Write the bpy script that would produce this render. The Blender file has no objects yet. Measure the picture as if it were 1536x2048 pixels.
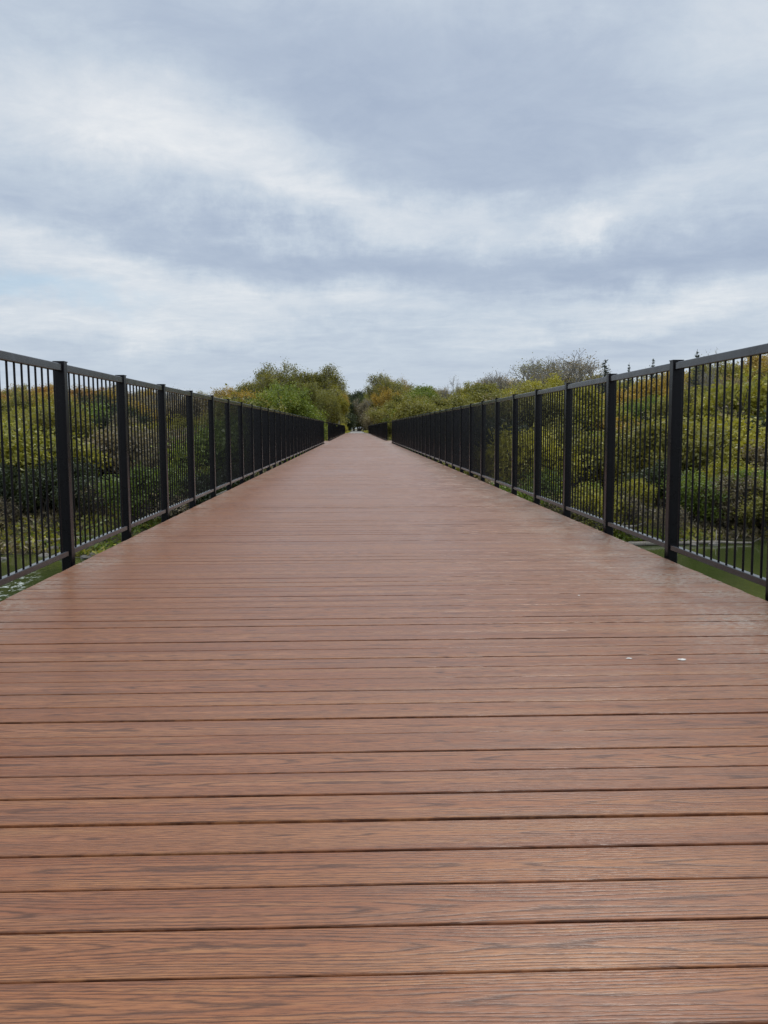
import bpy, math, random
import numpy as np
from mathutils import Vector, Matrix, Euler

R = math.radians
sc = bpy.context.scene
col = sc.collection

# ------------------------------------------------------------------ camera
CAM_H = 0.94
F_PX, YAW, PITCH, ROLL = 1689.24, 0.03245, 0.09917, -0.00468
cam_data = bpy.data.cameras.new('camera')
cam_data.sensor_fit = 'VERTICAL'
cam_data.sensor_height = 36.0
cam_data.lens = F_PX / 2048 * 36.0
cam_data.clip_start = 0.05
cam_data.clip_end = 6000
cam = bpy.data.objects.new('camera', cam_data)
col.objects.link(cam)
fw = Vector((math.sin(YAW) * math.cos(PITCH), math.cos(YAW) * math.cos(PITCH), -math.sin(PITCH)))
rt = Vector((math.cos(YAW), -math.sin(YAW), 0))
up = rt.cross(fw)
c_, s_ = math.cos(ROLL), math.sin(ROLL)
rt, up = rt * c_ + up * s_, up * c_ - rt * s_
m = Matrix.Identity(4)
for i in range(3):
    m[i][0], m[i][1], m[i][2] = rt[i], up[i], -fw[i]
m.translation = Vector((0, 0, CAM_H))
cam.matrix_world = m
sc.camera = cam

# ------------------------------------------------------------------ exposure
sc.view_settings.view_transform = 'Standard'
sc.view_settings.look = 'None'
sc.view_settings.exposure = 0.0
sc.view_settings.gamma = 1.0
sc.view_settings.use_curve_mapping = False

# ------------------------------------------------------------------ node helper
class NT:
    def __init__(s, tree):
        s.t = tree; s.n = tree.nodes; s.l = tree.links
    def node(s, typ, ins=None, **kw):
        nd = s.n.new(typ)
        for k, v in kw.items():
            setattr(nd, k, v)
        for k, v in (ins or {}).items():
            s.put(nd.inputs[k], v)
        return nd
    def put(s, sock, v):
        if isinstance(v, bpy.types.NodeSocket):
            s.l.new(v, sock)
        elif v is not None:
            sock.default_value = v
    def math(s, op, a, b=None, c=None, clamp=False):
        nd = s.n.new('ShaderNodeMath'); nd.operation = op; nd.use_clamp = clamp
        s.put(nd.inputs[0], a)
        if b is not None: s.put(nd.inputs[1], b)
        if c is not None: s.put(nd.inputs[2], c)
        return nd.outputs[0]
    def vmath(s, op, a, b=None, out=0):
        nd = s.n.new('ShaderNodeVectorMath'); nd.operation = op
        s.put(nd.inputs[0], a)
        if b is not None: s.put(nd.inputs[1], b)
        return nd.outputs[out]
    def noise(s, vec, scale, detail=4, rough=0.5, dist=0.0, out=0, dim='3D', w=None):
        nd = s.n.new('ShaderNodeTexNoise'); nd.noise_dimensions = dim
        if vec is not None: s.put(nd.inputs['Vector'], vec)
        if w is not None: s.put(nd.inputs['W'], w)
        nd.inputs['Scale'].default_value = scale
        nd.inputs['Detail'].default_value = detail
        nd.inputs['Roughness'].default_value = rough
        nd.inputs['Distortion'].default_value = dist
        return nd.outputs[out]
    def ramp(s, fac, stops, interp='LINEAR'):
        nd = s.n.new('ShaderNodeValToRGB'); cr = nd.color_ramp; cr.interpolation = interp
        while len(cr.elements) < len(stops): cr.elements.new(0.5)
        for e, (p, c) in zip(cr.elements, stops):
            e.position = p; e.color = (*c, 1) if len(c) == 3 else c
        s.put(nd.inputs[0], fac)
        return nd.outputs[0]
    def mix(s, fac, a, b, blend='MIX'):
        nd = s.n.new('ShaderNodeMix'); nd.data_type = 'RGBA'; nd.blend_type = blend
        def fix(v): return (*v, 1) if isinstance(v, tuple) and len(v) == 3 else v
        s.put(nd.inputs[0], fac); s.put(nd.inputs[6], fix(a)); s.put(nd.inputs[7], fix(b))
        return nd.outputs[2]
    def maprange(s, v, a, b, c=0.0, d=1.0, smooth=False):
        nd = s.n.new('ShaderNodeMapRange')
        nd.interpolation_type = 'SMOOTHSTEP' if smooth else 'LINEAR'
        s.put(nd.inputs[0], v)
        for i, x in zip((1, 2, 3, 4), (a, b, c, d)): s.put(nd.inputs[i], x)
        return nd.outputs[0]
    def xyz(s, v):
        nd = s.n.new('ShaderNodeSeparateXYZ'); s.put(nd.inputs[0], v)
        return nd.outputs
    def comb(s, x=0.0, y=0.0, z=0.0):
        nd = s.n.new('ShaderNodeCombineXYZ')
        s.put(nd.inputs[0], x); s.put(nd.inputs[1], y); s.put(nd.inputs[2], z)
        return nd.outputs[0]

# ------------------------------------------------------------------ world: overcast sky
SUN_EL, SUN_AZ = 52.0, 20.0        # degrees, azimuth clockwise from the bridge axis (+Y)
world = bpy.data.worlds.new('World')
sc.world = world
world.use_nodes = True
w = NT(world.node_tree)
w.n.clear()
sky = w.node('ShaderNodeTexSky')
sky.sky_type = 'NISHITA'; sky.sun_disc = False
sky.sun_elevation = R(SUN_EL); sky.sun_rotation = R(SUN_AZ)
bg_sky = w.node('ShaderNodeBackground', {'Color': sky.outputs[0], 'Strength': 0.12})
dirv = w.node('ShaderNodeTexCoord').outputs['Generated']
dx, dy, dz = w.xyz(dirv)
dzc = w.math('MAXIMUM', dz, 0.0)
inv = w.math('DIVIDE', 1.0, w.math('ADD', dzc, 0.10))
plane = w.comb(w.math('MULTIPLY', dx, inv), w.math('MULTIPLY', dy, inv), 0.0)
az = w.math('MULTIPLY', w.math('ARCTAN2', dx, dy), 57.2958)
el = w.math('MULTIPLY', w.math('ARCSINE', dz), 57.2958)
ae = w.comb(az, el, 0.0)
wn = w.vmath('SUBTRACT', w.noise(plane, 0.9, 5, 0.55, out=1), (0.5, 0.5, 0.5))
wn2 = w.vmath('SUBTRACT', w.noise(dirv, 9.0, 8, 0.66, out=1), (0.5, 0.5, 0.5))
ae = w.vmath('ADD', ae, w.vmath('MULTIPLY', wn, (16.0, 6.0, 0.0)))
ae = w.vmath('ADD', ae, w.vmath('MULTIPLY', wn2, (9.0, 5.5, 0.0)))
PATCHES = [  # az, el, half width, half height (degrees), tilt, lightness added: banks and gaps of the cloud layer
    (-16, 18.3, 13, 5.5, -8, .40), (-7, 16.0, 10, 5.0, -10, .20), (-16, 13.4, 14, 3.0, -12, -0.234),
    (-4, 11.4, 12, 2.9, -4, -0.328), (8, 18.0, 19, 8.0, 3, -0.343), (1, 21.5, 12, 5.5, 0, -0.109),
    (-9, 24.0, 17, 4.2, 0, -0.156), (-20, 23.0, 9, 5.0, 0, .06), (-20, 11.4, 10, 2.9, -14, .42),
    (0, 13.9, 12, 2.0, 0, .34), (14, 13.6, 15, 2.6, 5, .34), (14.4, 13.3, 3.0, 1.4, 4, .26),
    (9, 10.2, 14, 2.6, 3, -0.265), (22, 11.0, 11, 3.2, 8, -0.281), (22, 7.9, 15, 2.0, 6, .36),
    (-4, 7.8, 15, 2.6, 0, .32), (-16, 6.6, 11, 1.8, -2, .26), (16, 5.9, 6, 1.0, 0, -0.156),
    (24, 22.0, 12, 4.0, 20, .18), (25, 16.5, 8, 3, 5, .10), (2, 4.0, 60, 3.0, 0, -0.078),
    (40, 20, 15, 6, 0, .2), (-42, 16, 15, 8, 0, -0.234), (60, 12, 18, 6, 0, -0.234)]
t = w.math('MULTIPLY_ADD', w.noise(plane, 0.55, 7, 0.55, 0.4), 0.9, 0.02)
t = w.math('ADD', t, w.math('MULTIPLY_ADD', w.noise(plane, 2.6, 8, 0.66, 0.8), 0.55, -0.275))
for pa, pe, ra, re_, rot, amt in PATCHES:
    mp = w.node('ShaderNodeMapping', {'Vector': ae, 'Location': (pa, pe, 0), 'Rotation': (0, 0, R(rot)),
                                      'Scale': (ra, re_, 1)}, vector_type='TEXTURE')
    d = w.vmath('LENGTH', mp.outputs[0], out=1)
    t = w.math('ADD', t, w.maprange(d, 0.0, 1.25, amt, 0.0, True))
t = w.math('ADD', t, w.math('MULTIPLY_ADD', w.noise(w.vmath('MULTIPLY', plane, (1.0, 1.15, 1.0)), 5.0, 9, 0.66, 0.6), 0.34, -0.16))
cloud = w.ramp(t, [(0.0, (.375, .450, .580)), (0.28, (.452, .528, .645)), (0.52, (.550, .625, .718)),
                   (0.76, (.670, .722, .782)), (1.0, (.83, .85, .87))])
cloud = w.mix(w.maprange(el, 26, 65, 0, 1, True), cloud,
              w.mix(0.5, cloud, (1.35, 1.38, 1.40), 'MIX'))
# thin bluish break low on the left and a cooler band along the horizon
mpb = w.node('ShaderNodeMapping', {'Vector': ae, 'Location': (-20.5, 8.6, 0), 'Rotation': (0, 0, R(-4)),
                                   'Scale': (8.0, 1.3, 1)}, vector_type='TEXTURE')
hole = w.maprange(w.vmath('LENGTH', mpb.outputs[0], out=1), 0.0, 1.2, 0.42, 0.0, True)
cloud = w.mix(hole, cloud, (.50, .70, .86))
cloud = w.mix(w.maprange(el, 0.0, 7.5, 0.6, 0.0, True), cloud, (.56, .64, .745))
bg_cl = w.node('ShaderNodeBackground', {'Color': cloud, 'Strength': 1.0})
mixs = w.node('ShaderNodeMixShader', {0: 0.95, 1: bg_sky.outputs[0], 2: bg_cl.outputs[0]})
w.node('ShaderNodeOutputWorld', {'Surface': mixs.outputs[0]})

# ------------------------------------------------------------------ sun (veiled by the overcast)
sun_d = bpy.data.lights.new('sun', 'SUN')
sun_d.energy = 1.5
sun_d.angle = R(14)
sun_d.color = (1.0, 0.95, 0.88)
sun = bpy.data.objects.new('sun', sun_d)
col.objects.link(sun)
sd = Vector((math.sin(R(SUN_AZ)) * math.cos(R(SUN_EL)), math.cos(R(SUN_AZ)) * math.cos(R(SUN_EL)), math.sin(R(SUN_EL))))
sun.rotation_euler = sd.to_track_quat('Z', 'Y').to_euler()

# ------------------------------------------------------------------ object helpers
def tag(o, label=None, cat=None, group=None, kind=None):
    if label: o['label'] = label
    if cat: o['category'] = cat
    if group: o['group'] = group
    if kind: o['kind'] = kind
    return o

def empty(name, loc=(0, 0, 0), **kw):
    o = bpy.data.objects.new(name, None)
    o.empty_display_size = 0.2
    col.objects.link(o); o.location = loc
    return tag(o, **kw)

class MB:
    """collects faces, then becomes one mesh object"""
    def __init__(s): s.v = []; s.f = []
    def box(s, x0, x1, y0, y1, z0, z1, bev=0.0):
        if bev <= 0:
            b = len(s.v)
            s.v += [(x, y, z) for z in (z0, z1) for y in (y0, y1) for x in (x0, x1)]
            s.f += [tuple(b + i for i in q) for q in ((0, 2, 3, 1), (4, 5, 7, 6), (0, 1, 5, 4), (2, 6, 7, 3), (0, 4, 6, 2), (1, 3, 7, 5))]
            return
        # bevelled along the longest axis only
        L = (x1 - x0, y1 - y0, z1 - z0); ax = L.index(max(L))
        o = [i for i in range(3) if i != ax]
        lo, hi = (x0, y0, z0), (x1, y1, z1)
        a0, a1, b0, b1 = lo[o[0]], hi[o[0]], lo[o[1]], hi[o[1]]
        prof = [(a0 + bev, b0), (a1 - bev, b0), (a1, b0 + bev), (a1, b1 - bev), (a1 - bev, b1), (a0 + bev, b1), (a0, b1 - bev), (a0, b0 + bev)]
        b = len(s.v)
        for e in (lo[ax], hi[ax]):
            for p, q in prof:
                c = [0, 0, 0]; c[ax] = e; c[o[0]] = p; c[o[1]] = q; s.v.append(tuple(c))
        n = 8
        for i in range(n):
            j = (i + 1) % n
            s.f.append((b + i, b + j, b + n + j, b + n + i))
        s.f.append(tuple(b + i for i in range(n))[::-1]); s.f.append(tuple(b + n + i for i in range(n)))
    def rod(s, p0, p1, r0, r1=None, n=8, cap=True):
        r1 = r0 if r1 is None else r1
        p0, p1 = Vector(p0), Vector(p1); d = (p1 - p0)
        if d.length < 1e-6: return
        d.normalize()
        a = d.orthogonal().normalized(); c = d.cross(a)
        b = len(s.v)
        for p, r in ((p0, r0), (p1, r1)):
            for i in range(n):
                t_ = 2 * math.pi * i / n
                s.v.append(tuple(p + a * (r * math.cos(t_)) + c * (r * math.sin(t_))))
        for i in range(n):
            j = (i + 1) % n
            s.f.append((b + i, b + j, b + n + j, b + n + i))
        if cap:
            s.f.append(tuple(b + i for i in range(n))[::-1]); s.f.append(tuple(b + n + i for i in range(n)))
    def mesh(s, name, mat=None, smooth=False):
        me = bpy.data.meshes.new(name)
        me.from_pydata(s.v, [], s.f); me.update()
        if mat: me.materials.append(mat)
        if smooth: me.polygons.foreach_set('use_smooth', [True] * len(me.polygons))
        return me
    def build(s, name, mat=None, parent=None, smooth=False, loc=None):
        return link(name, s.mesh(name, mat, smooth), parent, loc)

def link(name, me, parent=None, loc=None):
    o = bpy.data.objects.new(name, me)
    col.objects.link(o)
    if parent: o.parent = parent
    if loc is not None: o.location = loc
    return o

def new_mat(name):
    mt = bpy.data.materials.new(name); mt.use_nodes = True
    nt = NT(mt.node_tree); nt.n.clear()
    return mt, nt

def principled(nt, **ins):
    p = nt.node('ShaderNodeBsdfPrincipled')
    for k, v in ins.items():
        k = k.replace('_', ' ')
        nt.put(p.inputs[k], (*v, 1) if (isinstance(v, tuple) and len(v) == 3 and 'Color' in k) else v)
    return p

def bump(nt, height, strength=0.3, dist=0.01):
    return nt.node('ShaderNodeBump', {'Height': height, 'Strength': strength, 'Distance': dist}).outputs[0]

# ------------------------------------------------------------------ materials
def mat_deck():
    mt, n = new_mat('brown composite decking')
    uv = n.node('ShaderNodeUVMap', uv_map='UVMap').outputs[0]
    u, v, _ = n.xyz(uv)
    at = n.node('ShaderNodeAttribute', attribute_name='board_tone')
    r1, r2, r3 = n.xyz(at.outputs['Color'])
    seed = n.math('MULTIPLY', r1, 60.0)
    # the heart line of the embossed grain wanders along each board, its depth swells and shrinks: cathedral arches
    hx = n.comb(n.math('MULTIPLY', u, 1.0), n.math('MULTIPLY', r1, 91.0), n.math('MULTIPLY', r2, 57.0))
    cx = n.math('MULTIPLY', n.math('SUBTRACT', n.noise(hx, 0.45, 2, 0.5), 0.5), 0.10)
    dpt = n.math('MULTIPLY_ADD', n.noise(n.vmath('ADD', hx, (31.0, 7.0, 3.0)), 0.42, 2, 0.5), 0.34, -0.10)
    vv = n.math('SUBTRACT', v, cx)
    rad = n.math('SQRT', n.math('ADD', n.math('MULTIPLY', n.math('MULTIPLY', vv, vv), 3.2), n.math('MULTIPLY', dpt, dpt)))
    wob = n.noise(n.comb(n.math('MULTIPLY', u, 5.0), n.math('MULTIPLY', v, 55.0), seed), 1.0, 4, 0.65)
    ph = n.math('MULTIPLY_ADD', rad, 540.0, n.math('MULTIPLY', wob, 9.0))
    ring = n.math('MULTIPLY_ADD', n.math('SINE', ph), 0.5, 0.5)
    ring2 = n.math('POWER', ring, 5.0)
    fine = n.noise(n.comb(n.math('MULTIPLY', u, 22.0), n.math('MULTIPLY', v, 340.0), seed), 1.0, 3, 0.65)
    streak = n.noise(n.comb(n.math('MULTIPLY', u, 1.3), n.math('MULTIPLY', v, 34.0), n.math('ADD', seed, 9.0)), 1.0, 4, 0.6)
    broad = n.noise(n.comb(n.math('MULTIPLY', u, 0.5), n.math('MULTIPLY', v, 12.0), n.math('ADD', seed, 5.0)), 1.0, 3, 0.55)
    base = n.ramp(broad, [(0.30, (.278, .100, .042)), (0.5, (.350, .140, .060)), (0.70, (.430, .192, .080))])
    base = n.mix(n.maprange(r2, 0, 1, 0.0, 0.30), base, (.320, .138, .076))
    base = n.mix(n.maprange(streak, 0.52, 0.70, 0.0, 0.50, True), base, (.175, .098, .068))
    base = n.mix(n.maprange(streak, 0.46, 0.30, 0.0, 0.45, True), base, (.48, .240, .105))
    base = n.mix(n.math('MULTIPLY', ring2, n.maprange(fine, 0.35, 0.6, 0.60, 1.0)), base, (.075, .033, .018))
    base = n.mix(n.maprange(fine, 0.46, 0.64, 0.0, 0.75), base, (.12, .048, .028))
    # pale grit gathering along the edges, faint traffic stains
    geo = n.node('ShaderNodeNewGeometry').outputs['Position']
    px, py, pz = n.xyz(geo)
    grit = n.noise(n.vmath('MULTIPLY', geo, (.35, 1.0, 1.0)), 75.0, 4, 0.8)
    clump = n.noise(n.vmath('MULTIPLY', geo, (1.6, 1.1, 1.0)), 2.2, 4, 0.65)
    near_r = n.maprange(px, 1.15, 2.10, 0.0, 1.0, True)
    near_l = n.maprange(px, -1.45, -1.93, 0.0, 0.75, True)
    edge = n.math('MULTIPLY', n.math('MAXIMUM', near_r, near_l), n.maprange(clump, 0.38, 0.62, 0.15, 1.0))
    gf = n.math('MULTIPLY', n.maprange(grit, 0.46, 0.58, 0.0, 0.9), edge)
    base = n.mix(gf, base, (.47, .44, .38))
    stain = n.noise(n.vmath('MULTIPLY', geo, (0.8, 0.35, 1.0)), 1.3, 5, 0.6)
    base = n.mix(n.maprange(stain, 0.48, 0.72, 0.0, 0.28), base, (.24, .120, .075))
    hgt = n.math('ADD', n.math('MULTIPLY', ring2, -0.6), n.math('MULTIPLY', fine, -0.7))
    nrm = bump(n, hgt, 0.55, 0.0012)
    rough = n.math('ADD', n.maprange(stain, 0.3, 0.7, 0.24, 0.38), n.math('MULTIPLY', fine, 0.08))
    p = principled(n, Base_Color=base, Roughness=rough, Normal=nrm)
    p.inputs['Specular IOR Level'].default_value = 0.35
    n.node('ShaderNodeOutputMaterial', {'Surface': p.outputs[0]})
    return mt

def mat_steel(name, c0=(.0045, .0045, .006), c1=(.009, .0088, .012), rough=0.27, spec=0.24):
    mt, n = new_mat(name)
    geo = n.node('ShaderNodeNewGeometry').outputs['Position']
    a = n.noise(geo, 9.0, 5, 0.65)
    b = n.noise(geo, 220.0, 2, 0.6)
    base = n.mix(a, c0, c1)
    base = n.mix(n.maprange(n.noise(geo, 40.0, 4, 0.7), 0.62, 0.75, 0.0, 0.35), base, (.06, .055, .05))
    p = principled(n, Base_Color=base, Roughness=n.maprange(a, 0.3, 0.7, rough - .06, rough + .1),
                   Normal=bump(n, b, 0.12, 0.001))
    p.inputs['Specular IOR Level'].default_value = spec
    n.node('ShaderNodeOutputMaterial', {'Surface': p.outputs[0]})
    return mt

def mat_concrete():
    mt, n = new_mat('weathered concrete')
    geo = n.node('ShaderNodeNewGeometry').outputs['Position']
    a = n.noise(geo, 1.2, 6, 0.65); b = n.noise(geo, 30.0, 4, 0.7)
    base = n.mix(a, (.20, .19, .17), (.34, .33, .30))
    base = n.mix(n.maprange(b, 0.5, 0.8, 0.0, 0.4), base, (.14, .13, .11))
    p = principled(n, Base_Color=base, Roughness=0.9, Normal=bump(n, b, 0.3, 0.01))
    n.node('ShaderNodeOutputMaterial', {'Surface': p.outputs[0]})
    return mt

def mat_leaf(name, cols, trans=0.30):
    """cols: list of base colours; each leaf takes one, leaning with a clump noise and per tree"""
    mt, n = new_mat(name)
    g = n.node('ShaderNodeNewGeometry')
    oi = n.node('ShaderNodeObjectInfo')
    tc = n.node('ShaderNodeTexCoord').outputs['Object']
    off = n.vmath('ADD', tc, n.vmath('MULTIPLY', n.comb(oi.outputs['Random'], oi.outputs['Random'], oi.outputs['Random']), (37.0, 19.0, 53.0)))
    cl = n.noise(off, 0.55, 3, 0.6)
    f = n.math('ADD', n.math('MULTIPLY', g.outputs['Random Per Island'], 0.45), n.math('MULTIPLY_ADD', cl, 1.3, -0.42))
    f = n.math('ADD', f, n.math('MULTIPLY_ADD', oi.outputs['Random'], 0.34, -0.17))
    k = len(cols)
    base = n.ramp(f, [(i / (k - 1) if k > 1 else 0, c) for i, c in enumerate(cols)])
    bright = n.noise(None, 1.0, 0, 0.5, dim='1D', w=n.math('MULTIPLY', g.outputs['Random Per Island'], 500.0))
    base = n.mix(n.maprange(bright, 0.3, 0.7, 0.0, 0.5), base, n.mix(1.0, base, (.40, .42, .38), 'MULTIPLY'))
    d = n.node('ShaderNodeBsdfDiffuse', {'Color': base})
    tr = n.node('ShaderNodeBsdfTranslucent', {'Color': n.mix(1.0, base, (1.0, 1.05, .7), 'MULTIPLY')})
    gl = n.node('ShaderNodeBsdfGlossy', {'Color': (.9, .95, 1, 1), 'Roughness': 0.5})
    a = n.node('ShaderNodeMixShader', {0: trans, 1: d.outputs[0], 2: tr.outputs[0]})
    b = n.node('ShaderNodeMixShader', {0: 0.05, 1: a.outputs[0], 2: gl.outputs[0]})
    n.node('ShaderNodeOutputMaterial', {'Surface': b.outputs[0]})
    return mt

def mat_bark(name, c0, c1):
    mt, n = new_mat(name)
    tc = n.node('ShaderNodeTexCoord').outputs['Object']
    a = n.noise(n.vmath('MULTIPLY', tc, (6.0, 6.0, 1.5)), 1.5, 5, 0.7)
    p = principled(n, Base_Color=n.mix(n.maprange(a, 0.3, 0.7), c0, c1), Roughness=0.9)
    n.node('ShaderNodeOutputMaterial', {'Surface': p.outputs[0]})
    return mt

def mat_ground():
    mt, n = new_mat('leaf litter and grass')
    geo = n.node('ShaderNodeNewGeometry').outputs['Position']
    a = n.noise(geo, 0.18, 6, 0.65); b = n.noise(geo, 2.3, 6, 0.75); c = n.noise(geo, 14.0, 4, 0.8)
    base = n.ramp(a, [(0.35, (.085, .068, .040)), (0.5, (.075, .090, .030)), (0.65, (.120, .105, .045))])
    base = n.mix(n.maprange(b, 0.4, 0.65), base, (.125, .095, .060))
    base = n.mix(n.maprange(c, 0.5, 0.7, 0, 0.6), base, (.055, .052, .030))
    p = principled(n, Base_Color=base, Roughness=0.95, Normal=bump(n, n.math('ADD', b, c), 0.8, 0.12))
    n.node('ShaderNodeOutputMaterial', {'Surface': p.outputs[0]})
    return mt

WATER_Z = -5.0
def mat_water():
    mt, n = new_mat('murky green river water')
    geo = n.node('ShaderNodeNewGeometry').outputs['Position']
    a = n.noise(n.vmath('MULTIPLY', geo, (1.0, 0.5, 1.0)), 0.9, 4, 0.6)
    b = n.noise(n.vmath('MULTIPLY', geo, (1.0, 0.6, 1.0)), 5.0, 3, 0.6)
    m1 = n.noise(geo, 0.11, 4, 0.6)
    base = n.mix(m1, (.040, .058, .016), (.066, .084, .026))
    h = n.math('ADD', a, n.math('MULTIPLY', b, 0.25))
    rd = n.vmath('LENGTH', n.vmath('MULTIPLY', n.vmath('SUBTRACT', geo, (-13.6, 31.0, WATER_Z)), (.85, .22, 0.0)), out=1)
    fo = n.noise(n.vmath('MULTIPLY', geo, (1.0, .5, 1.0)), 3.2, 5, 0.75)
    foam = n.math('MULTIPLY', n.maprange(fo, .53, .60, 0, .8), n.maprange(rd, .5, 1.2, 1.0, 0.0, True))
    base = n.mix(foam, base, (.62, .68, .66))
    h = n.math('ADD', h, n.math('MULTIPLY', foam, .5))
    p = principled(n, Base_Color=base, Roughness=n.math('MULTIPLY_ADD', foam, .5, .06), IOR=1.33, Normal=bump(n, h, 0.16, 0.12))
    n.node('ShaderNodeOutputMaterial', {'Surface': p.outputs[0]})
    return mt

def mat_gravel():
    mt, n = new_mat('pale crushed gravel')
    geo = n.node('ShaderNodeNewGeometry').outputs['Position']
    a = n.noise(geo, 0.8, 5, 0.6); b = n.noise(geo, 40.0, 3, 0.8)
    base = n.mix(a, (.27, .26, .24), (.38, .37, .35))
    base = n.mix(n.maprange(b, 0.4, 0.7, 0, .5), base, (.18, .17, .155))
    p = principled(n, Base_Color=base, Roughness=0.95, Normal=bump(n, b, 0.5, 0.01))
    n.node('ShaderNodeOutputMaterial', {'Surface': p.outputs[0]})
    return mt

M = dict(
    deck=mat_deck(), steel=mat_steel('black powder coated steel'), rail=mat_steel('damp black rail steel', rough=0.2, spec=0.75),
    girder=mat_steel('dark weathering steel', (.035, .022, .016), (.06, .038, .026), 0.7),
    concrete=mat_concrete(), ground=mat_ground(), water=mat_water(), gravel=mat_gravel(),
    bark=mat_bark('grey brown bark', (.06, .05, .04), (.15, .13, .11)),
    pale=mat_bark('pale grey twigs', (.26, .25, .24), (.44, .43, .41)),
    rock=mat_bark('river stone', (.10, .095, .085), (.27, .25, .22)),
    log=mat_bark('bleached driftwood', (.22, .19, .155), (.42, .38, .33)),
    white=mat_bark('chalky white droppings', (.62, .60, .56), (.82, .80, .77)),
)
LEAF = dict(
    olive=mat_leaf('olive leaves', [(0.206, 0.202, 0.040), (0.339, 0.315, 0.061), (0.522, 0.434, 0.081)]),
    yellow=mat_leaf('yellow green leaves', [(0.301, 0.300, 0.040), (0.537, 0.480, 0.061), (0.700, 0.629, 0.088)]),
    gold=mat_leaf('golden leaves', [(0.347, 0.255, 0.047), (0.600, 0.405, 0.067), (0.700, 0.494, 0.088)]),
    orange=mat_leaf('orange brown leaves', [(0.284, 0.194, 0.061), (0.537, 0.284, 0.081), (0.632, 0.315, 0.088)]),
    green=mat_leaf('green leaves', [(0.135, 0.187, 0.029), (0.253, 0.330, 0.043), (0.442, 0.464, 0.064)]),
    dark=mat_leaf('dark green leaves', [(0.035, 0.054, 0.016), (0.068, 0.090, 0.025), (0.121, 0.134, 0.040)]),
    conifer=mat_leaf('blue green needles', [(.085, .115, .095), (.130, .165, .130)], 0.2),
    brown=mat_leaf('dry brown leaves', [(0.238, 0.194, 0.115), (0.364, 0.292, 0.174), (0.474, 0.367, 0.201)]),
)

# ------------------------------------------------------------------ terrain
def sm(x):
    x = np.clip(x, 0, 1); return x * x * (3 - 2 * x)
def shore(x):
    return 41.0 + 1.8 * np.sin(x * .13) + 1.1 * np.sin(x * .31 + 1) + 0.5 * np.sin(x * .9 + 2)
def height(x, y):
    x = np.asarray(x, float); y = np.asarray(y, float)
    nz = 0.22 * np.sin(x * .37 + 1.3) * np.sin(y * .29) + 0.12 * np.sin(x * .9 + y * .7) + 0.07 * np.sin(x * 2.1 - y * 1.7)
    s = y - shore(x)
    bank = WATER_Z + 0.02 + 1.15 * sm(s / 6) + 1.1 * sm((s - 5) / 30) + nz * sm(s / 5)
    bank = bank + (-0.05 - bank) * sm((y - 88) / 66)
    bed = WATER_Z - np.minimum(1.6, -np.minimum(s, 0) * 0.3)
    s2 = -24.0 + 1.5 * np.sin(x * .17) - y
    nb = WATER_Z + 0.02 + 1.6 * sm(s2 / 8) + 3.0 * sm((s2 - 5) / 20) + nz * sm(s2 / 5)
    bed2 = WATER_Z - np.minimum(1.6, -np.minimum(s2, 0) * 0.3)
    far = np.where(s > 0, bank, bed); near = np.where(s2 > 0, nb, bed2)
    h = np.where(y > 9, far, near)
    # level shelf for the trail beyond the bridge
    k = sm((y - 150) / 6) * sm((9 - np.abs(x)) / 4)
    return h * (1 - k) + (-0.05) * k

def hz(x, y): return float(height(x, y))

def grid_axis(lo, hi, mids, steps):
    out = [lo]; 
    while out[-1] < hi:
        v = out[-1]; st = steps[-1]
        for mm, s2 in zip(mids, steps):
            if abs(v - mm[0]) < mm[1]: st = s2; break
        out.append(v + st)
    return np.array(out)
gx = grid_axis(-1800, 1800, [(0, 30), (0, 80), (0, 300)], [0.8, 2.5, 20, 200])
gy = grid_axis(-1800, 3000, [(48, 26), (60, 110), (60, 350)], [0.8, 2.5, 20, 200])
X, Y = np.meshgrid(gx, gy)
Z = height(X, Y)
nx, ny = len(gx), len(gy)
verts = np.stack([X.ravel(), Y.ravel(), Z.ravel()], 1)
idx = np.arange(nx * ny).reshape(ny, nx)
faces = np.stack([idx[:-1, :-1].ravel(), idx[:-1, 1:].ravel(), idx[1:, 1:].ravel(), idx[1:, :-1].ravel()], 1)

def np_mesh(name, verts, faces, mat=None, smooth=False):
    me = bpy.data.meshes.new(name)
    nv, nf, k = len(verts), len(faces), faces.shape[1]
    me.vertices.add(nv); me.vertices.foreach_set('co', np.asarray(verts, np.float32).ravel())
    me.loops.add(nf * k); me.loops.foreach_set('vertex_index', np.asarray(faces, np.int32).ravel())
    me.polygons.add(nf)
    me.polygons.foreach_set('loop_start', np.arange(0, nf * k, k, dtype=np.int32))
    me.polygons.foreach_set('loop_total', np.full(nf, k, np.int32))
    if smooth: me.polygons.foreach_set('use_smooth', np.ones(nf, bool))
    me.update(calc_edges=True)
    if mat: me.materials.append(mat)
    return me

tag(link('ground', np_mesh('ground', verts, faces, M['ground'], True)), kind='structure')
wm = MB(); b = 0
wm.v = [(-1700, -40, WATER_Z), (1700, -40, WATER_Z), (1700, 52, WATER_Z), (-1700, 52, WATER_Z)]; wm.f = [(0, 1, 2, 3)]
tag(wm.build('river_water', M['water']), kind='structure')
# trail beyond the bridge, its surface just above the ground shelf
tr = MB()
ys = np.linspace(161.5, 330, 60)
for i, yy in enumerate(ys):
    wv = 0.12 * math.sin(yy * 1.7)
    zz = max(hz(-1.5, yy), hz(1.5, yy), hz(0, yy)) + 0.03
    tr.v += [(-1.45 + wv, yy, zz), (1.75 + wv, yy, zz)]
    if i: k = 2 * i; tr.f.append((k - 2, k - 1, k + 1, k))
tag(tr.build('path', M['gravel']), kind='structure')

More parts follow.
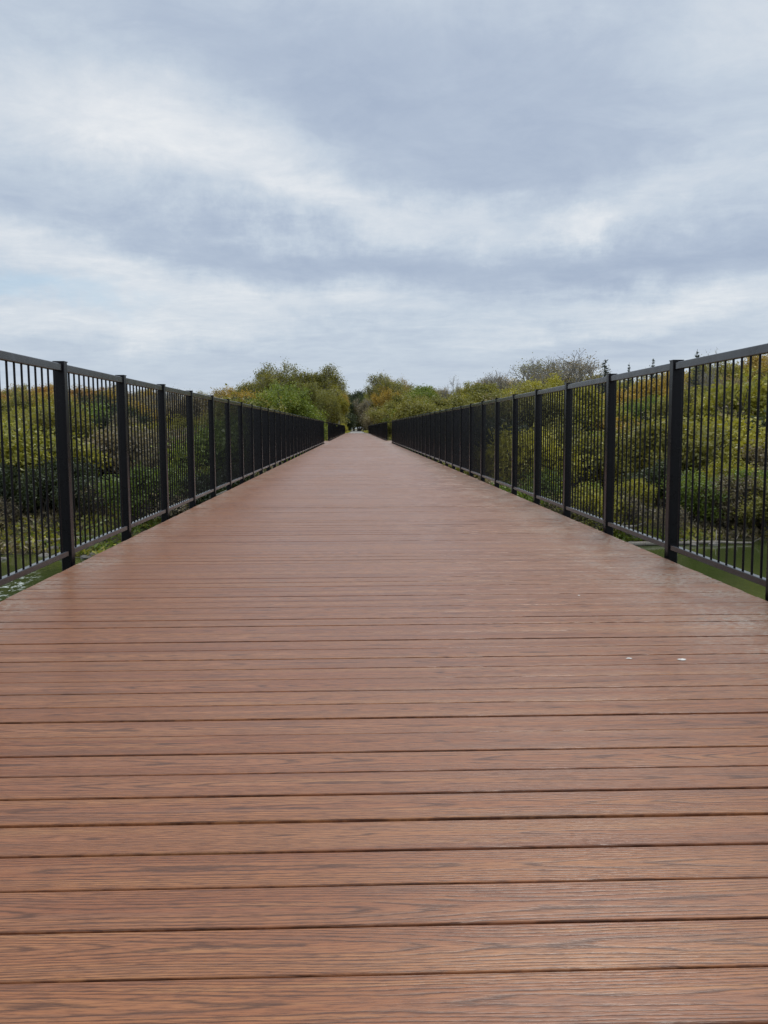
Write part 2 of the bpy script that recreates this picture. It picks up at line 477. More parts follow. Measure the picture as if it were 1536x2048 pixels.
# ------------------------------------------------------------------ bridge
PITCH_B = 0.1445
END_Y, START_Y = 158.0, -6.0
XL, XR = -1.967, 2.213
RL, RR = -2.039, 2.272            # inner faces of the posts
BAY, POST0, TOP_Z = 1.5484, 6.12, 1.398
SKEW = -0.0056
OV0, OV1, OV_W = 31, 37, 1.25     # the overlook widening, in bays, and its depth
rng = random.Random(4)

bridge = empty('footbridge', (0, 0, 0), label='long straight footbridge with a brown plank deck crossing the green river', cat='bridge')
V = []; Fc = []; UVs = []; TN = []
def board(yc, x0, x1, rnd):
    hw = PITCH_B / 2 - 0.0040
    r = 0.0028; z = rnd.uniform(-0.0022, 0.0); tl = rnd.uniform(-0.0011, 0.0011)
    prof = [(-hw, -0.026), (-hw, -r), (-hw + r * .35, -r * .35), (-hw + r, 0), (hw - r, 0), (hw - r * .35, -r * .35), (hw, -r), (hw, -0.026)]
    b = len(V); n = len(prof); u0 = rnd.uniform(0, 50)
    tone = (rnd.random(), rnd.random(), rnd.random(), 1)
    y_j = rnd.uniform(-0.0008, 0.0008)
    for x in (x0, x1):
        for p, q in prof:
            V.append((x, yc + SKEW * x + p + y_j, z + q + tl * p / hw))
    def face(ids, vv):
        Fc.append(tuple(ids)); TN.extend([tone] * len(ids)); UVs.extend(vv)
    for i in range(n):
        j = (i + 1) % n
        face((b + i, b + n + i, b + n + j, b + j),
             [(x0 + u0, prof[i][0]), (x1 + u0, prof[i][0]), (x1 + u0, prof[j][0]), (x0 + u0, prof[j][0])])
    face([b + i for i in range(n)], [(u0, p) for p, q in prof])
    face([b + n + i for i in range(n)][::-1], [(u0, p) for p, q in prof][::-1])
k0 = int(math.floor((START_Y - 1.3767) / PITCH_B))
k1 = int(math.floor((END_Y - 1.3767) / PITCH_B))
ov_a, ov_b = POST0 + BAY * OV0, POST0 + BAY * OV1
for k in range(k0, k1):
    yc = 1.3767 + (k + .5) * PITCH_B
    wide = ov_a + 0.02 < yc < ov_b - 0.1
    x0 = XL - (OV_W - 0.01 if wide else 0) + rng.uniform(-.003, .003)
    x1 = XR + (OV_W - 0.01 if wide else 0) + rng.uniform(-.003, .003)
    board(yc, x0, x1, rng)
me = bpy.data.meshes.new('deck')
me.from_pydata(V, [], Fc); me.update()
uvl = me.uv_layers.new(name='UVMap'); uvl.data.foreach_set('uv', np.array(UVs, np.float32).ravel())
ca = me.color_attributes.new('board_tone', 'FLOAT_COLOR', 'CORNER'); ca.data.foreach_set('color', np.array(TN, np.float32).ravel())
me.materials.append(M['deck'])
link('deck', me, bridge)
# long girders, joists and cross beams that also carry the posts
for gxp in (-1.55, 0.12, 1.8):
    g = MB()
    g.box(gxp - .15, gxp + .15, START_Y, END_Y, -0.245, -0.215)
    g.box(gxp - .012, gxp + .012, START_Y, END_Y, -1.07, -0.247)
    g.box(gxp - .15, gxp + .15, START_Y, END_Y, -1.10, -1.072)
    g.build('girder', M['girder'], bridge)
jo = MB()
for xj in (-1.9, -1.35, -.7, 0, .7, 1.4, 2.1):
    jo.box(xj - .03, xj + .03, START_Y, END_Y, -0.120, -0.028)
jo.build('joists', M['girder'], bridge)
cb = MB()
kk = int((START_Y - POST0) / BAY)
for k in range(kk, int((END_Y - POST0) / BAY) + 1):
    yy = POST0 + BAY * k
    e = OV_W if OV0 <= k <= OV1 else 0
    cb.box(RL - .03 - e, RR + .03 + e, yy - .066, yy - .01, -0.213, -0.122)
cb.build('cross_beams', M['steel'], bridge)
for py in (-22, 18, ov_a + 4.6, 98, 130):
    pr = MB(); g0 = hz(0, py) - 1.0
    pr.box(-2.1, 2.35, py - .55, py + .55, -1.75, -1.103, 0)
    pr.box(-1.6, 1.85, py - .42, py + .42, g0, -1.75)
    if py > START_Y: pr.build('pier', M['concrete'], bridge)
ab = MB(); ab.box(-2.6, 2.85, END_Y + .02, END_Y + .8, -2.5, -0.012); ab.build('abutment', M['concrete'], bridge)
ap = MB(); ap.box(-1.95, 2.2, END_Y + .81, END_Y + 4.4, -.3, 0.0); ap.build('approach_slab', M['concrete'], bridge)

# ------------------------------------------------------------------ railings
PW = 0.074
post_h = TOP_Z + 0.012
pm = MB(); pm.box(-PW / 2, PW / 2, -PW / 2, PW / 2, -0.30, post_h, 0.006)
POST = pm.mesh('post', M['steel'])
pc = MB(); pc.box(-PW / 2 - .003, PW / 2 + .003, -PW / 2 - .003, PW / 2 + .003, post_h + .0005, post_h + .006)
CAP = pc.mesh('cap', M['steel'])
RAILL = BAY - PW
tm = MB(); tm.box(-.019, .019, 0.001, RAILL - .001, TOP_Z - .052, TOP_Z, 0.004); TOPR = tm.mesh('top_rail', M['rail'])
bm_ = MB(); bm_.box(-.019, .019, 0.001, RAILL - .001, .043, .082, 0.003); BOTR = bm_.mesh('bottom_rail', M['rail'])
ba = MB(); ba.rod((0, 0, .0825), (0, 0, TOP_Z - .0525), .0075, n=8, cap=False); BAL = ba.mesh('baluster', M['steel'], True)
NB = 12
RAIL_OFF = 0.030                 # rail centre line behind the post's inner face

rail_rng = random.Random(77)
def railing(side, k_from, k_to, outset, label, returns=False):
    """one run of railing along the bridge: posts k_from..k_to and the bays between them"""
    xin = (RL if side < 0 else RR) + side * outset
    xc = xin + side * PW / 2
    xr = xin + side * RAIL_OFF
    y_base = POST0 + BAY * k_from
    root = empty('metal_railing', (xc, y_base, 0), label=label, cat='railing', group='black steel railings along both sides of the bridge')
    balus = []
    for k in range(k_from, k_to + 1):
        ye = POST0 + BAY * k                         # far face of this post
        po = link('post', POST, root, (0, ye - PW / 2 - y_base, 0))
        po.location.x += rail_rng.uniform(-.0015, .0015); po.rotation_euler = (0, rail_rng.uniform(-.0013, .0013), rail_rng.uniform(-.006, .006))
        link('cap', CAP, po)
        if k < k_to:
            link('top_rail', TOPR, root, (xr - xc, ye - y_base, 0))
            link('bottom_rail', BOTR, root, (xr - xc, ye - y_base, 0))
            for i in range(NB):
                balus.append((xr - xc, ye + (i + 1) * RAILL / (NB + 1) - y_base))
    if returns:
        xo = (RL if side < 0 else RR) + side * PW
        ln = abs(xin - xo)
        for ye in (POST0 + BAY * k_from - PW / 2, POST0 + BAY * k_to - PW / 2):
            xa, xb = sorted((xo, xin))
            for z0, z1, nm in ((TOP_Z - .052, TOP_Z, 'top_rail'), (.043, .082, 'bottom_rail')):
                q = MB(); q.box(xa + .001 - xc, xb - .001 - xc, ye - .019 - y_base, ye + .019 - y_base, z0, z1, .003)
                q.build(nm, M['steel'], root)
            nn = int(round(ln / .113)) - 1
            for i in range(nn):
                balus.append((xa + (i + 1) * ln / (nn + 1) - xc, ye - y_base))
    balus.sort(key=lambda q: abs(q[1] + y_base - 5.0))
    for q in balus[:96]:
        link('baluster', BAL, root, (q[0], q[1], 0))
    if len(balus) > 96:
        s = MB()
        for q in balus[96:]:
            s.rod((q[0], q[1], .0825), (q[0], q[1], TOP_Z - .0525), .0075, n=6, cap=False)
        tag(s.build('baluster', M['steel'], root, True), kind='stuff')
    return root

K_START = -5; K_END = int((END_Y - POST0) / BAY)
for sd_, word in ((-1, 'left'), (1, 'right')):
    railing(sd_, K_START, OV0, 0, 'black steel picket railing on the %s deck edge, nearest run before the overlook gap' % word)
    railing(sd_, OV0, OV1, OV_W, 'short black railing set back round the overlook on the %s of the deck' % word, True)
    railing(sd_, OV1, K_END, 0, 'distant run of black railing on the %s, from the overlook gap to the deck end' % word)

# ------------------------------------------------------------------ small marks on the deck
def splat(name, x, y, rx, ry, label, seed, mat='white'):
    r_ = random.Random(seed); s = MB(); n = 14
    ring = [(rx * math.cos(a) * r_.uniform(.55, 1.15), ry * math.sin(a) * r_.uniform(.55, 1.15)) for a in [2 * math.pi * i / n for i in range(n)]]
    s.v = [(0, 0, .0028)] + [(p * .55, q * .55, .0024) for p, q in ring] + [(p, q, .0002) for p, q in ring]
    for i in range(n):
        j = (i + 1) % n
        s.f += [(0, 1 + i, 1 + j), (1 + i, 1 + n + i, 1 + n + j, 1 + j)]
    return tag(s.build(name, M[mat], None, True, (x, y, 0.0)), label, 'droppings', 'white spots on the deck')
splat('bird_dropping', 1.315, 3.308, .022, .016, 'largest white bird dropping on the brown planks, near the right edge', 1)
splat('bird_dropping', 1.105, 3.335, .013, .010, 'small faint white speck on the planks just left of the largest dropping', 2)
splat('bird_dropping', 1.242, 4.629, .007, .009, 'tiny white speck on the planks, farthest of the three white spots', 3)

# ------------------------------------------------------------------ trees
def rot_about(v, axis, ang):
    return Matrix.Rotation(ang, 3, axis) @ v

def leaf_mesh(name, pts, size, rnd_seed, mat, flat=0.0, aspect=1.5, squash=1.0):
    """pts: leaf centres; each becomes a folded leaf-sized pair of faces"""
    g = np.random.default_rng(rnd_seed)
    P = np.asarray(pts, float); n = len(P)
    d = g.normal(size=(n, 3)); d[:, 2] *= squash; d /= np.linalg.norm(d, axis=1)[:, None]
    e = g.normal(size=(n, 3)); e -= (e * d).sum(1)[:, None] * d; e /= np.linalg.norm(e, axis=1)[:, None]
    s = size * g.uniform(.55, 1.35, n)[:, None]
    a = d * s * aspect / 2; b_ = e * s / 2
    nrm = np.cross(d, e) * s * 0.18
    v = np.stack([P - a, P - b_ + nrm, P + a, P + b_ + nrm], 1).reshape(-1, 3)
    f = np.arange(4 * n).reshape(n, 4)
    return np_mesh(name, v, f, mat)

def grow(rnd, trunk_h, levels, spread, ratio, kids, up_bias, r0, stems=1, wig=.18, first_fork=.35, side=1):
    segs, tips = [], []
    def rec(p, d, L, r, lev):
        n = 3
        q = p; dd = d
        for i in range(n):
            dd = (dd + Vector((rnd.uniform(-wig, wig), rnd.uniform(-wig, wig), rnd.uniform(-wig, wig) + up_bias * .3))).normalized()
            nq = q + dd * (L / n)
            ra, rb = r * (1 - .25 * i / n), r * (1 - .25 * (i + 1) / n)
            segs.append((q.copy(), nq.copy(), ra, rb, lev))
            if lev < levels and i >= 1 and rnd.random() < side * .6:
                ax = dd.orthogonal().normalized(); ax = rot_about(ax, dd, rnd.uniform(0, 6.28))
                rec(nq, rot_about(dd, ax, spread * rnd.uniform(.8, 1.5)), L * ratio * rnd.uniform(.6, .9), rb * .5, lev + 1)
            if lev >= levels - 1: tips.append((nq.copy(), lev))
            q = nq
        if lev < levels:
            kn = rnd.choice(kids)
            a0 = rnd.uniform(0, 6.28)
            for k in range(kn):
                ax = dd.orthogonal().normalized(); ax = rot_about(ax, dd, a0 + k * 6.28 / kn + rnd.uniform(-.4, .4))
                rec(q, rot_about(dd, ax, spread * rnd.uniform(.6, 1.25)), L * ratio * rnd.uniform(.8, 1.15), r * .66, lev + 1)
    for s in range(stems):
        a = rnd.uniform(0, 6.28); tl = 0 if stems == 1 else rnd.uniform(.25, .65)
        d0 = Vector((math.sin(tl) * math.cos(a), math.sin(tl) * math.sin(a), math.cos(tl)))
        rec(Vector((rnd.uniform(-.15, .15) * (stems > 1), rnd.uniform(-.15, .15) * (stems > 1), -.3)), d0, trunk_h * rnd.uniform(.85, 1.1), r0, 0)
    return segs, tips

PROTO = {}
def proto(key, seed, bark, leafn, leaf_size, sprd, leaf_mat='olive', min_tw=.012, **kw):
    rnd = random.Random(seed)
    segs, tips = grow(rnd, **kw)
    mb = MB()
    for a, b_, ra, rb, lev in segs:
        mb.rod(a, b_, max(ra, min_tw), max(rb, min_tw * .8), n=6 if lev < 2 else 3, cap=False)
    top = max(t_[0].z for t_ in tips)
    rad = sorted(math.hypot(t_[0].x, t_[0].y) for t_ in tips)[int(len(tips) * .9)]
    trunk = mb.mesh('trunk', M[bark], True)
    crown = None
    if leafn:
        g = np.random.default_rng(seed)
        T = np.array([tuple(t_[0]) for t_ in tips])
        # some twigs are full, some thin: gaps and clumps
        wgt = g.gamma(.55, 1.0, len(T)); wgt /= wgt.sum()
        ids = g.choice(len(T), leafn, p=wgt)
        P = T[ids] + g.normal(size=(leafn, 3)) * sprd
        P[:, 2] = np.maximum(P[:, 2], 0.05)
        crown = leaf_mesh('crown', P, leaf_size, seed + 1, LEAF[leaf_mat])
    PROTO[key] = dict(trunk=trunk, crown=crown, h=top, r=rad)

# broad deciduous trees, shrubs, thin-leaved trees and bare trees
for i in range(4):
    proto('broad%d' % i, 100 + i, 'bark', 32000, .092, .27, trunk_h=2.3, levels=4, spread=.62, ratio=.74, kids=(2, 3), up_bias=.20, r0=.17)
for i in range(4):
    proto('shrub%d' % i, 200 + i, 'bark', 19000, .074, .165, trunk_h=.95, levels=3, spread=.55, ratio=.74, kids=(2, 3), up_bias=.18, r0=.05, stems=6)
for i in range(3):
    proto('thin%d' % i, 300 + i, 'pale', 15000, .076, .20, min_tw=.016, trunk_h=2.4, levels=5, spread=.50, ratio=.72, kids=(2, 3), up_bias=.22, r0=.15)
for i in range(2):
    proto('bare%d' % i, 400 + i, 'pale', 4500, .065, .22, min_tw=.011, trunk_h=2.0, levels=6, spread=.50, ratio=.76, kids=(3, 2, 2), up_bias=.14, r0=.17, side=.8)
for i in range(2):
    proto('twiggy%d' % i, 450 + i, 'bark', 2200, .06, .15, min_tw=.009, trunk_h=.8, levels=4, spread=.45, ratio=.74, kids=(2, 3), up_bias=.10, r0=.03, stems=7)
def conifer(key, seed, h=11.0):
    rnd = random.Random(seed); mb = MB()
    mb.rod((0, 0, -.3), (0, 0, h), .15, .02, n=7)
    P = []
    z = h * .18
    while z < h - .15:
        L = (h - z) * .25 * rnd.uniform(.7, 1.2) + .10
        for k in range(rnd.choice((4, 5, 6))):
            a = rnd.uniform(0, 6.28); l = L * rnd.uniform(.65, 1.1)
            tip = Vector((math.cos(a) * l, math.sin(a) * l, z + l * rnd.uniform(.15, .5)))
            mb.rod((0, 0, z), tip, .035, .012, n=3, cap=False)
            nn = int(15 * l) + 3
            for q in range(nn):
                f = (q + rnd.random()) / nn
                P.append(tuple(Vector((0, 0, z)).lerp(tip, f) + Vector((rnd.gauss(0, .08), rnd.gauss(0, .08), rnd.gauss(-.02, .06)))))
        z += rnd.uniform(.22, .42)
    PROTO[key] = dict(trunk=mb.mesh('trunk', M['bark'], True), crown=leaf_mesh('crown', P, .10, seed, LEAF['conifer'], aspect=2.2), h=h, r=h * .2)
conifer('conifer0', 7); conifer('conifer1', 8)

tree_rng = random.Random(11)
counts = {}
def plant(name, key, x, y, h, leaf, label, cat, group=None, wide=1.0, bark=None, sink=0.0):
    P = PROTO[key]; s = h / P['h']
    o = empty(name, (x, y, hz(x, y) - .05 - sink), label=label, cat=cat, group=group)
    o.rotation_euler = (0, 0, tree_rng.uniform(0, 6.28)); o.scale = (s * wide, s * wide, s)
    t_ = link('trunk', P['trunk'], o)
    if bark:
        t_.material_slots[0].link = 'OBJECT'; t_.material_slots[0].material = M[bark]
    if P['crown']:
        c = link('crown', P['crown'], o)
        if leaf:
            c.material_slots[0].link = 'OBJECT'; c.material_slots[0].material = LEAF[leaf]
    counts[name] = counts.get(name, 0) + 1
    return o

# the skyline seen from the deck: azimuth (deg) -> elevation (deg) of the tallest crowns
SKY_AZ = [-60, -30, -22, -18, -16, -12.5, -9.3, -8, -6.5, -5, -3, -1.6, -0.9, -0.3, 0.4, 1.2, 2.3, 4, 6, 7.5, 9.6, 11, 13.5, 15.5, 18, 21, 23, 26, 40, 60]
SKY_EL = [3.0, 2.9, 2.8, 2.7, 2.9, 2.5, 2.4, 2.7, 3.6, 4.1, 3.8, 3.3, 2.8, 2.3, 2.4, 3.0, 3.4, 3.3, 2.9, 3.0, 3.2, 3.3, 3.5, 3.4, 3.4, 3.7, 4.0, 4.5, 4.4, 4.0]
def cap_z(x, y):
    a = math.degrees(math.atan2(x, y)); e = np.interp(a, SKY_AZ, SKY_EL)
    return CAM_H + math.hypot(x, y) * math.tan(math.radians(float(e)))

LBL = {
 'olive': 'olive green', 'yellow': 'yellow green', 'gold': 'golden yellow', 'orange': 'orange brown',
 'green': 'fresh green', 'dark': 'dark green', 'brown': 'dry brown'}
def pick(rnd, table):
    ks = list(table); return rnd.choices(ks, [table[k] for k in ks])[0]
def scatter(rows, rnd):
    for (y0, y1, dist_min, n, xmin, xmax, kinds, ulo, uhi, hmin, hmax, hues, where, name) in rows:
        placed = []; tries = 0
        while len(placed) < n and tries < n * 60:
            tries += 1
            y = rnd.uniform(y0, y1); x = rnd.choice((-1, 1)) * (xmin + (xmax - xmin) * rnd.random() ** 1.25)
            if any((x - a) ** 2 + (y - b_) ** 2 < dist_min ** 2 for a, b_ in placed): continue
            if y < float(shore(x)) + .8: continue
            key = rnd.choice(kinds)
            g = hz(x, y); top = cap_z(x, y)
            h = (top - g) * rnd.uniform(ulo, uhi)
            if x < 0 and y < 50: h *= 1.35
            h = max(hmin, min(hmax, h))
            if g + h > top * 1.0 and g + h > CAM_H: h = max(.8, top - g)
            if y > 84 and key[:5] == 'broad':
                aa = math.degrees(math.atan2(x, y))
                if -10 < aa < 8: h = min(h, (top - g) * rnd.uniform(.74, .88))
            if ov_a - 4 < y < ov_b + 4 and abs(x) < 6.0: continue
            P = PROTO[key]; wide = rnd.uniform(.9, 1.25)
            rr = P['r'] * h / P['h'] * wide
            lim = 3.2 if y < 165 else 1.7
            if abs(x) - rr * .85 < lim:
                if abs(x) < lim + .8: continue
                wide *= max(.35, (abs(x) - lim) / (rr * .85))
                if wide < .4: continue
            a = math.degrees(math.atan2(x, y))
            tab = hues(a)
            hue = pick(rnd, tab)
            side = 'left' if x < 0 else 'right'
            label = '%s %s in %s, %s on the %s' % (LBL[hue], {'shrub': 'shrub', 'bare_shrub': 'twiggy bush'}.get(name, 'tree'), where, bay_word(x, y), side)
            o = plant(name, key, x, y, h, hue, label, 'shrub' if 'shrub' in name else 'tree', None, wide)
            same.setdefault(label, []).append((y, o))
            placed.append((x, y))

def hue_bank(a):
    if a < 0: return dict(dark=4.5, olive=2.2, yellow=1.2, green=1.2, brown=.7)  # left bank: dark leaves weighted up, its shadow put into the leaf colour
    return dict(yellow=3.2, olive=2.5, brown=1.0, green=1.6, dark=1.1)
def hue_mid(a):
    if a < -16: return dict(orange=.4, yellow=3, green=1.5, olive=1.8, gold=.3, dark=.8)
    if a < -9: return dict(olive=2, yellow=1.5, dark=1.2, brown=1)
    if a < 0: return dict(green=1.6, olive=2.4, dark=.8)
    if a < 9: return dict(green=1.8, olive=2, dark=.7, brown=.5)
    if a < 16: return dict(olive=2.2, gold=.2, yellow=2.0, brown=.8, dark=.8, green=.8)
    return dict(olive=2.2, yellow=2.6, gold=.3, orange=.15, green=1.5, brown=.9, dark=.5)
def hue_back(a):
    if a < -16: return dict(orange=1.8, gold=1.4, olive=1.2, brown=.8)
    if a < -9: return dict(olive=1.5, brown=2, gold=.5)
    if a < -0.5: return dict(olive=3, yellow=1.2, gold=.2, green=1)
    if a < 5: return dict(olive=3, green=1.2, gold=.9)
    if a < 16: return dict(gold=2.6, olive=1.3, yellow=1.2, brown=.4)
    return dict(olive=2, gold=1.3, orange=.4, yellow=1.4, green=.6)
BAYS = ['behind the %s bay' % q for q in ('cut off', 'first full', 'second full', 'third full', 'fourth full', 'fifth full', 'sixth full', 'seventh full', 'eighth full', 'ninth full')]
def bay_word(x, y):
    yr = (abs(RL) if x < 0 else RR) / math.tan(abs(math.atan2(x, y)))
    bay = math.ceil((yr - POST0) / BAY)
    return BAYS[bay + 1] if -1 <= bay < 9 else ('behind distant bays' if bay >= 9 else 'outside the nearest bay')
same = {}
SH = ['shrub0', 'shrub1', 'shrub2', 'shrub3']; BR = ['broad0', 'broad1', 'broad2', 'broad3']; TH = ['thin0', 'thin1', 'thin2']
#  y0  y1  min  n  xmin xmax kinds  u-range   h-range  hues  place  name
rows = [
 (42.0, 46.5, 1.6, 18, 3.6, 30, ['twiggy0', 'twiggy1'], .2, .38, 1.0, 2.4, lambda a: dict(brown=3, olive=1), 'waterside brush', 'bare_shrub'),
 (50, 66, 3.0, 10, 5, 40, ['twiggy0', 'twiggy1', 'thin0'], .5, .75, 3, 6, lambda a: dict(brown=3, olive=1), 'slope brush', 'bare_shrub'),
 (42.5, 50, 1.4, 60, 3.6, 34, SH, .22, .42, 1.2, 2.8, hue_bank, 'waterside thicket', 'shrub'),
 (49, 64, 2.0, 66, 4.0, 42, SH, .42, .68, 2.6, 5.0, hue_mid, 'bushy slope', 'shrub'),
 (58, 84, 3.2, 48, 5.5, 52, BR + SH[:2], .70, .92, 4.0, 7.5, hue_mid, 'middle wood', 'deciduous_tree'),
 (84, 125, 4.0, 52, 5.0, 70, BR, .84, .98, 4.0, 13, hue_back, 'far wood', 'deciduous_tree'),
 (126, 158, 3.6, 30, 4.5, 75, BR + TH[:1], .86, 1.0, 3.5, 13, hue_back, 'end wood', 'deciduous_tree'),
 (150, 260, 5.0, 44, 14, 170, BR, .80, 1.0, 5, 15, hue_back, 'backdrop wood', 'deciduous_tree'),
 (88, 135, 4.5, 22, 18, 75, BR + SH[:1], .70, .95, 4, 10, hue_mid, 'wide wood', 'deciduous_tree'),
 (162, 215, 4.5, 34, 3.4, 90, BR + TH, .88, 1.02, 4, 15, hue_back, 'wood beyond deck', 'deciduous_tree'),
]
scatter(rows, random.Random(21))

# named individuals that stand out
def special(name, key, azd, dist, eld, leaf, label, cat, wide=1.0, bark=None, group=None):
    x, y = dist * math.sin(R(azd)), dist * math.cos(R(azd))
    h = CAM_H + dist * math.tan(R(eld)) - hz(x, y)
    o = plant(name, key, x, y, h, leaf, label, cat, group, wide, bark)
    same.setdefault(label, []).append((y, o))
    return o
special('bare_tree', 'bare0', 13.3, 112, 4.95, 'brown', 'tall nearly bare grey tree with wide twiggy crown above the right railing', 'tree', 1.6)
special('bare_tree', 'bare1', 11.8, 118, 4.6, 'olive', 'shorter grey tree with thin green tinge just left of the tall bare tree', 'tree', 1.1)
special('bare_tree', 'bare1', 14.7, 116, 4.7, 'brown', 'bare grey tree between the tall twiggy crown and the conifer', 'tree', 1.4)
special('conifer_tree', 'conifer0', 16.4, 104, 4.4, None, 'blue green conifer standing right beside the bare grey trees', 'tree', 1.1)
special('conifer_tree', 'conifer1', 17.9, 108, 4.15, None, 'small pointed conifer top, middle of the three tops over the right railing', 'tree', .7)
special('conifer_tree', 'conifer0', 19.35, 104, 4.35, None, 'narrow conifer spire alone just left of the near right post', 'tree', .8)
special('conifer_tree', 'conifer1', 22.0, 96, 4.85, None, 'conifer top poking over the right top rail, rightmost of the conifers', 'tree', .9)
special('bare_tree', 'bare0', 22.9, 97, 4.75, 'brown', 'thin grey bare crown showing over the right top rail beside a conifer', 'tree', .7)
special('bare_tree', 'bare1', 9.3, 120, 3.75, 'brown', 'small bare crown above the golden trees right of the path', 'tree', .9)
special('bare_tree', 'bare0', 6.1, 128, 3.5, 'brown', 'lone leafless twigs rising over the green trees right of the path', 'tree', .7)
special('deciduous_tree', 'broad1', -16.5, 90, 2.2, 'dark', 'dark tree low in the gap between crowns behind the first full left bay', 'tree', 1.3)
special('bare_tree', 'bare1', -11.6, 118, 2.75, 'brown', 'low grey bare crown behind the left railing', 'tree', 1.4)
special('deciduous_tree', 'thin0', -4.9, 138, 4.35, 'olive', 'tallest airy olive tree, domed crown left of the path', 'tree', 1.15)
special('deciduous_tree', 'thin1', -6.6, 134, 3.85, 'olive', 'airy olive tree sloping down on the left flank of the tallest crown', 'tree', 1.1)
special('deciduous_tree', 'thin2', -2.9, 142, 4.05, 'olive', 'airy olive tree just right of the tallest domed crown', 'tree', 1.1)
special('deciduous_tree', 'broad1', -1.9, 150, 3.5, 'yellow', 'yellowing tree left of the path end, last crown before the gap', 'tree', .8)
special('deciduous_tree', 'broad2', -4.6, 118, 2.9, 'green', 'bright green rounded tree in front of the tallest domed crown', 'tree', 1.2)
special('deciduous_tree', 'thin1', 2.4, 150, 3.75, 'olive', 'airy olive tree first on the right of the path gap', 'tree', 1.1)
special('deciduous_tree', 'broad3', 4.6, 130, 2.7, 'green', 'bright green tree low behind the right railing near the overlook', 'tree', 1.2)
special('deciduous_tree', 'thin2', -8.6, 126, 2.8, 'gold', 'yellow tinged airy tree, first crown over the left railing', 'tree', 1.3)
special('deciduous_tree', 'broad0', -0.15, 262, 2.35, 'dark', 'distant dark tree closing the gap above the path', 'tree', 1.0)
special('deciduous_tree', 'thin0', 0.5, 240, 2.0, 'brown', 'distant grey brown tree beside the dark one over the path', 'tree', 1.0)
for q, (a_, d_, e_) in enumerate(((-1.3, 245, 2.4), (1.3, 250, 2.6), (-.5, 300, 2.2), (.2, 318, 2.45), (.9, 300, 2.3), (-1.1, 320, 2.5), (1.7, 310, 2.6))):
    special('deciduous_tree', 'broad%d' % (q % 4), a_, d_, e_, ('dark', 'olive', 'dark', 'dark', 'green', 'olive', 'brown')[q], 'distant tree in the dark clump that closes the path', 'tree', .9, None, 'distant trees closing the path')
for q, (a_, d_) in enumerate(((-1.0, 232), (-.45, 262), (.15, 275), (.7, 262), (1.2, 236), (-1.6, 225), (1.9, 228))):
    special('shrub', 'shrub%d' % (q % 4), a_, d_, 1.25, ('dark', 'brown', 'dark', 'green', 'brown', 'olive', 'brown')[q], 'distant shrub at the far end of the gravel path', 'shrub', 1.2, None, 'shrubs where the path disappears')
special('shrub', 'shrub1', -0.95, 160.5, 0.30, 'yellow', 'yellow weedy bush at the end of the left railing', 'shrub', 1.1)
special('shrub', 'shrub2', 1.15, 166, .8, 'brown', 'brown bush at the right side of the path past the deck', 'shrub', 1.0)

# ------------------------------------------------------------------ low growth, rocks and logs on the bank
g = np.random.default_rng(5)
n = 120000
x = np.where(g.random(n) < .5, -1, 1) * (g.random(n) ** .8 * 42)
y = shore(x) + .3 + g.random(n) ** 1.4 * 40
z = height(x, y) + np.abs(g.normal(0, .22, n))
gm = leaf_mesh('undergrowth', np.stack([x, y, z], 1), .115, 3, LEAF['olive'], aspect=2.6)
gm.materials.append(LEAF['brown']); gm.materials.append(LEAF['green']); gm.materials.append(LEAF['yellow'])
pn = (np.sin(x * .5 + 1) + np.sin(y * .7 + x * .2) + g.normal(0, .7, n))
mi = np.where(pn > 1.0, 2, np.where(pn < -.4, 1, np.where(g.random(n) < .3, 3, 0))).astype(np.int32)
gm.polygons.foreach_set('material_index', mi)
tag(link('undergrowth', gm), kind='stuff', label='low weeds and brush covering the far river bank', cat='undergrowth')
n = 60000
x = g.uniform(-14, 14, n); y = g.uniform(120, 300, n)
keep = (np.abs(x - .15) > 1.75 + .25 * g.random(n)) & ((y > 163) | (np.abs(x) > 3.2))
x, y = x[keep], y[keep]; z = height(x, y) + np.abs(g.normal(0, .12, len(x)))
gm = leaf_mesh('grass', np.stack([x, y, z], 1), .14, 4, LEAF['yellow'], aspect=2.5)
tag(link('grass', gm), kind='stuff', label='grassy verge along both sides of the gravel path', cat='grass')

def rock_mesh(seed):
    rnd = random.Random(seed); mb = MB()
    nlat, nlon = 6, 9
    ax = [rnd.uniform(.7, 1.2), rnd.uniform(.6, 1), rnd.uniform(.4, .7)]
    for i in range(nlat + 1):
        for j in range(nlon):
            th = math.pi * i / nlat; ph = 2 * math.pi * j / nlon
            rr = 1 + rnd.uniform(-.16, .16) * (0 < i < nlat)
            mb.v.append((ax[0] * rr * math.sin(th) * math.cos(ph), ax[1] * rr * math.sin(th) * math.sin(ph), ax[2] * rr * math.cos(th)))
    for i in range(nlat):
        for j in range(nlon):
            k = (j + 1) % nlon
            mb.f.append((i * nlon + j, (i + 1) * nlon + j, (i + 1) * nlon + k, i * nlon + k))
    return mb.mesh('rock', M['rock'])
RK = [rock_mesh(s) for s in range(5)]
rr_ = random.Random(9)
for i in range(84):
    x = rr_.choice((-1, 1)) * rr_.uniform(3, 26); y = float(shore(x)) + rr_.gauss(.4, .7)
    o = link('rock', rr_.choice(RK), None, (x, y, max(hz(x, y), WATER_Z - .05) + .03))
    s = rr_.uniform(.10, .42); o.scale = (s, s, s); o.rotation_euler = (0, 0, rr_.uniform(0, 6))
    lb = '%s grey stone at the waterline, %s on the %s' % ('large' if s > .30 else 'middling' if s > .19 else 'small', bay_word(x, y), 'left' if x < 0 else 'right')
    tag(o, lb, 'rock'); same.setdefault(lb, []).append((y, o))
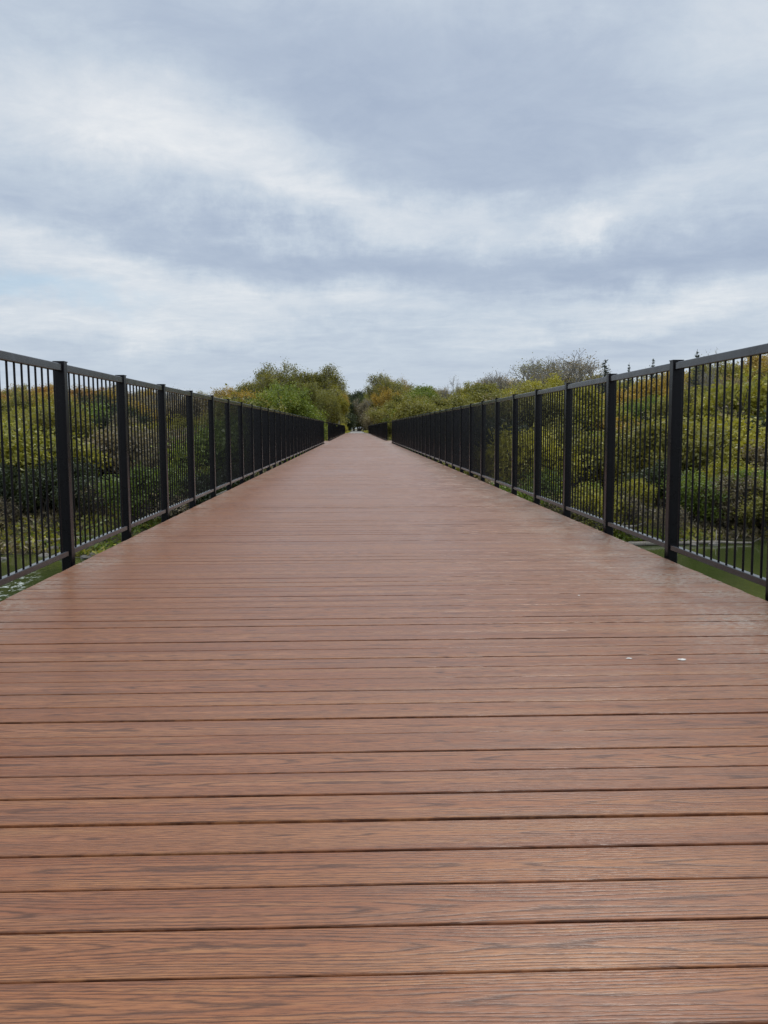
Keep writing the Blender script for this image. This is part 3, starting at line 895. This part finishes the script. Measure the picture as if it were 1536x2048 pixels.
def log(x, y, ang, L, r, label, tilt=.03, seed=0):
    rnd = random.Random(seed); mb = MB(); p = Vector((0, 0, 0)); n = 7
    for i in range(n):
        q = p + Vector((L / n, rnd.uniform(-.12, .12), rnd.uniform(-.05, .05) + tilt * L / n))
        mb.rod(p, q, r * (1 - .6 * i / n), r * (1 - .6 * (i + 1) / n), n=8)
        if i > 1: mb.rod(q, q + Vector((rnd.uniform(.2, .8), rnd.uniform(-.7, .7), rnd.uniform(.1, .6))), r * .3, r * .08, n=5)
        p = q
    o = mb.build('driftwood_log', M['log'], None, True, (x, y, max(hz(x, y), WATER_Z) + r * .6))
    o.rotation_euler = (0, 0, R(ang))
    return tag(o, label, 'log', 'driftwood on the far bank')
log(13.5, 41.6, 4, 6.5, .12, 'long pale driftwood log lying along the waterline right of the bridge', 0, 1)
log(9.5, 44.0, -28, 5.0, .16, 'thick weathered log jammed on the stones behind the right railing', .05, 2)
log(7.2, 43.4, 25, 4.2, .10, 'short crooked branch nearest the bridge on the right bank', .1, 3)
log(15.0, 43.6, 160, 3.5, .09, 'thin broken branch lying above the long waterline log', .12, 4)
log(-16.5, 42.0, 8, 5.0, .11, 'pale fallen branch at the waterline left of the bridge', .02, 5)
log(-10.5, 43.6, -20, 4.5, .13, 'dead leaning limb on the left bank behind the railing', .35, 6)
for lb, items in same.items():
    items.sort(key=lambda q: q[0])
    if len(items) == 2:
        items[0][1]['label'] = 'nearer ' + lb; items[1][1]['label'] = 'farther ' + lb
    elif len(items) == 3:
        for q, wd in zip(items, ('nearest ', 'middle ', 'last ')): q[1]['label'] = wd + lb
    elif 3 < len(items) < 10:
        items.sort(key=lambda q: q[1].location.x / q[1].location.y)
        for q, wd in zip(items, ('leftmost', 'second-leftmost', 'third-leftmost', 'fourth-leftmost', 'fifth-leftmost', 'sixth-leftmost', 'seventh-leftmost', 'eighth-leftmost', 'ninth-leftmost')):
            q[1]['label'] = wd + ' ' + lb
    if len(items) > 1:
        for q in items: q[1]['group'] = lb + ' side'

print('objects', len(bpy.data.objects), counts)
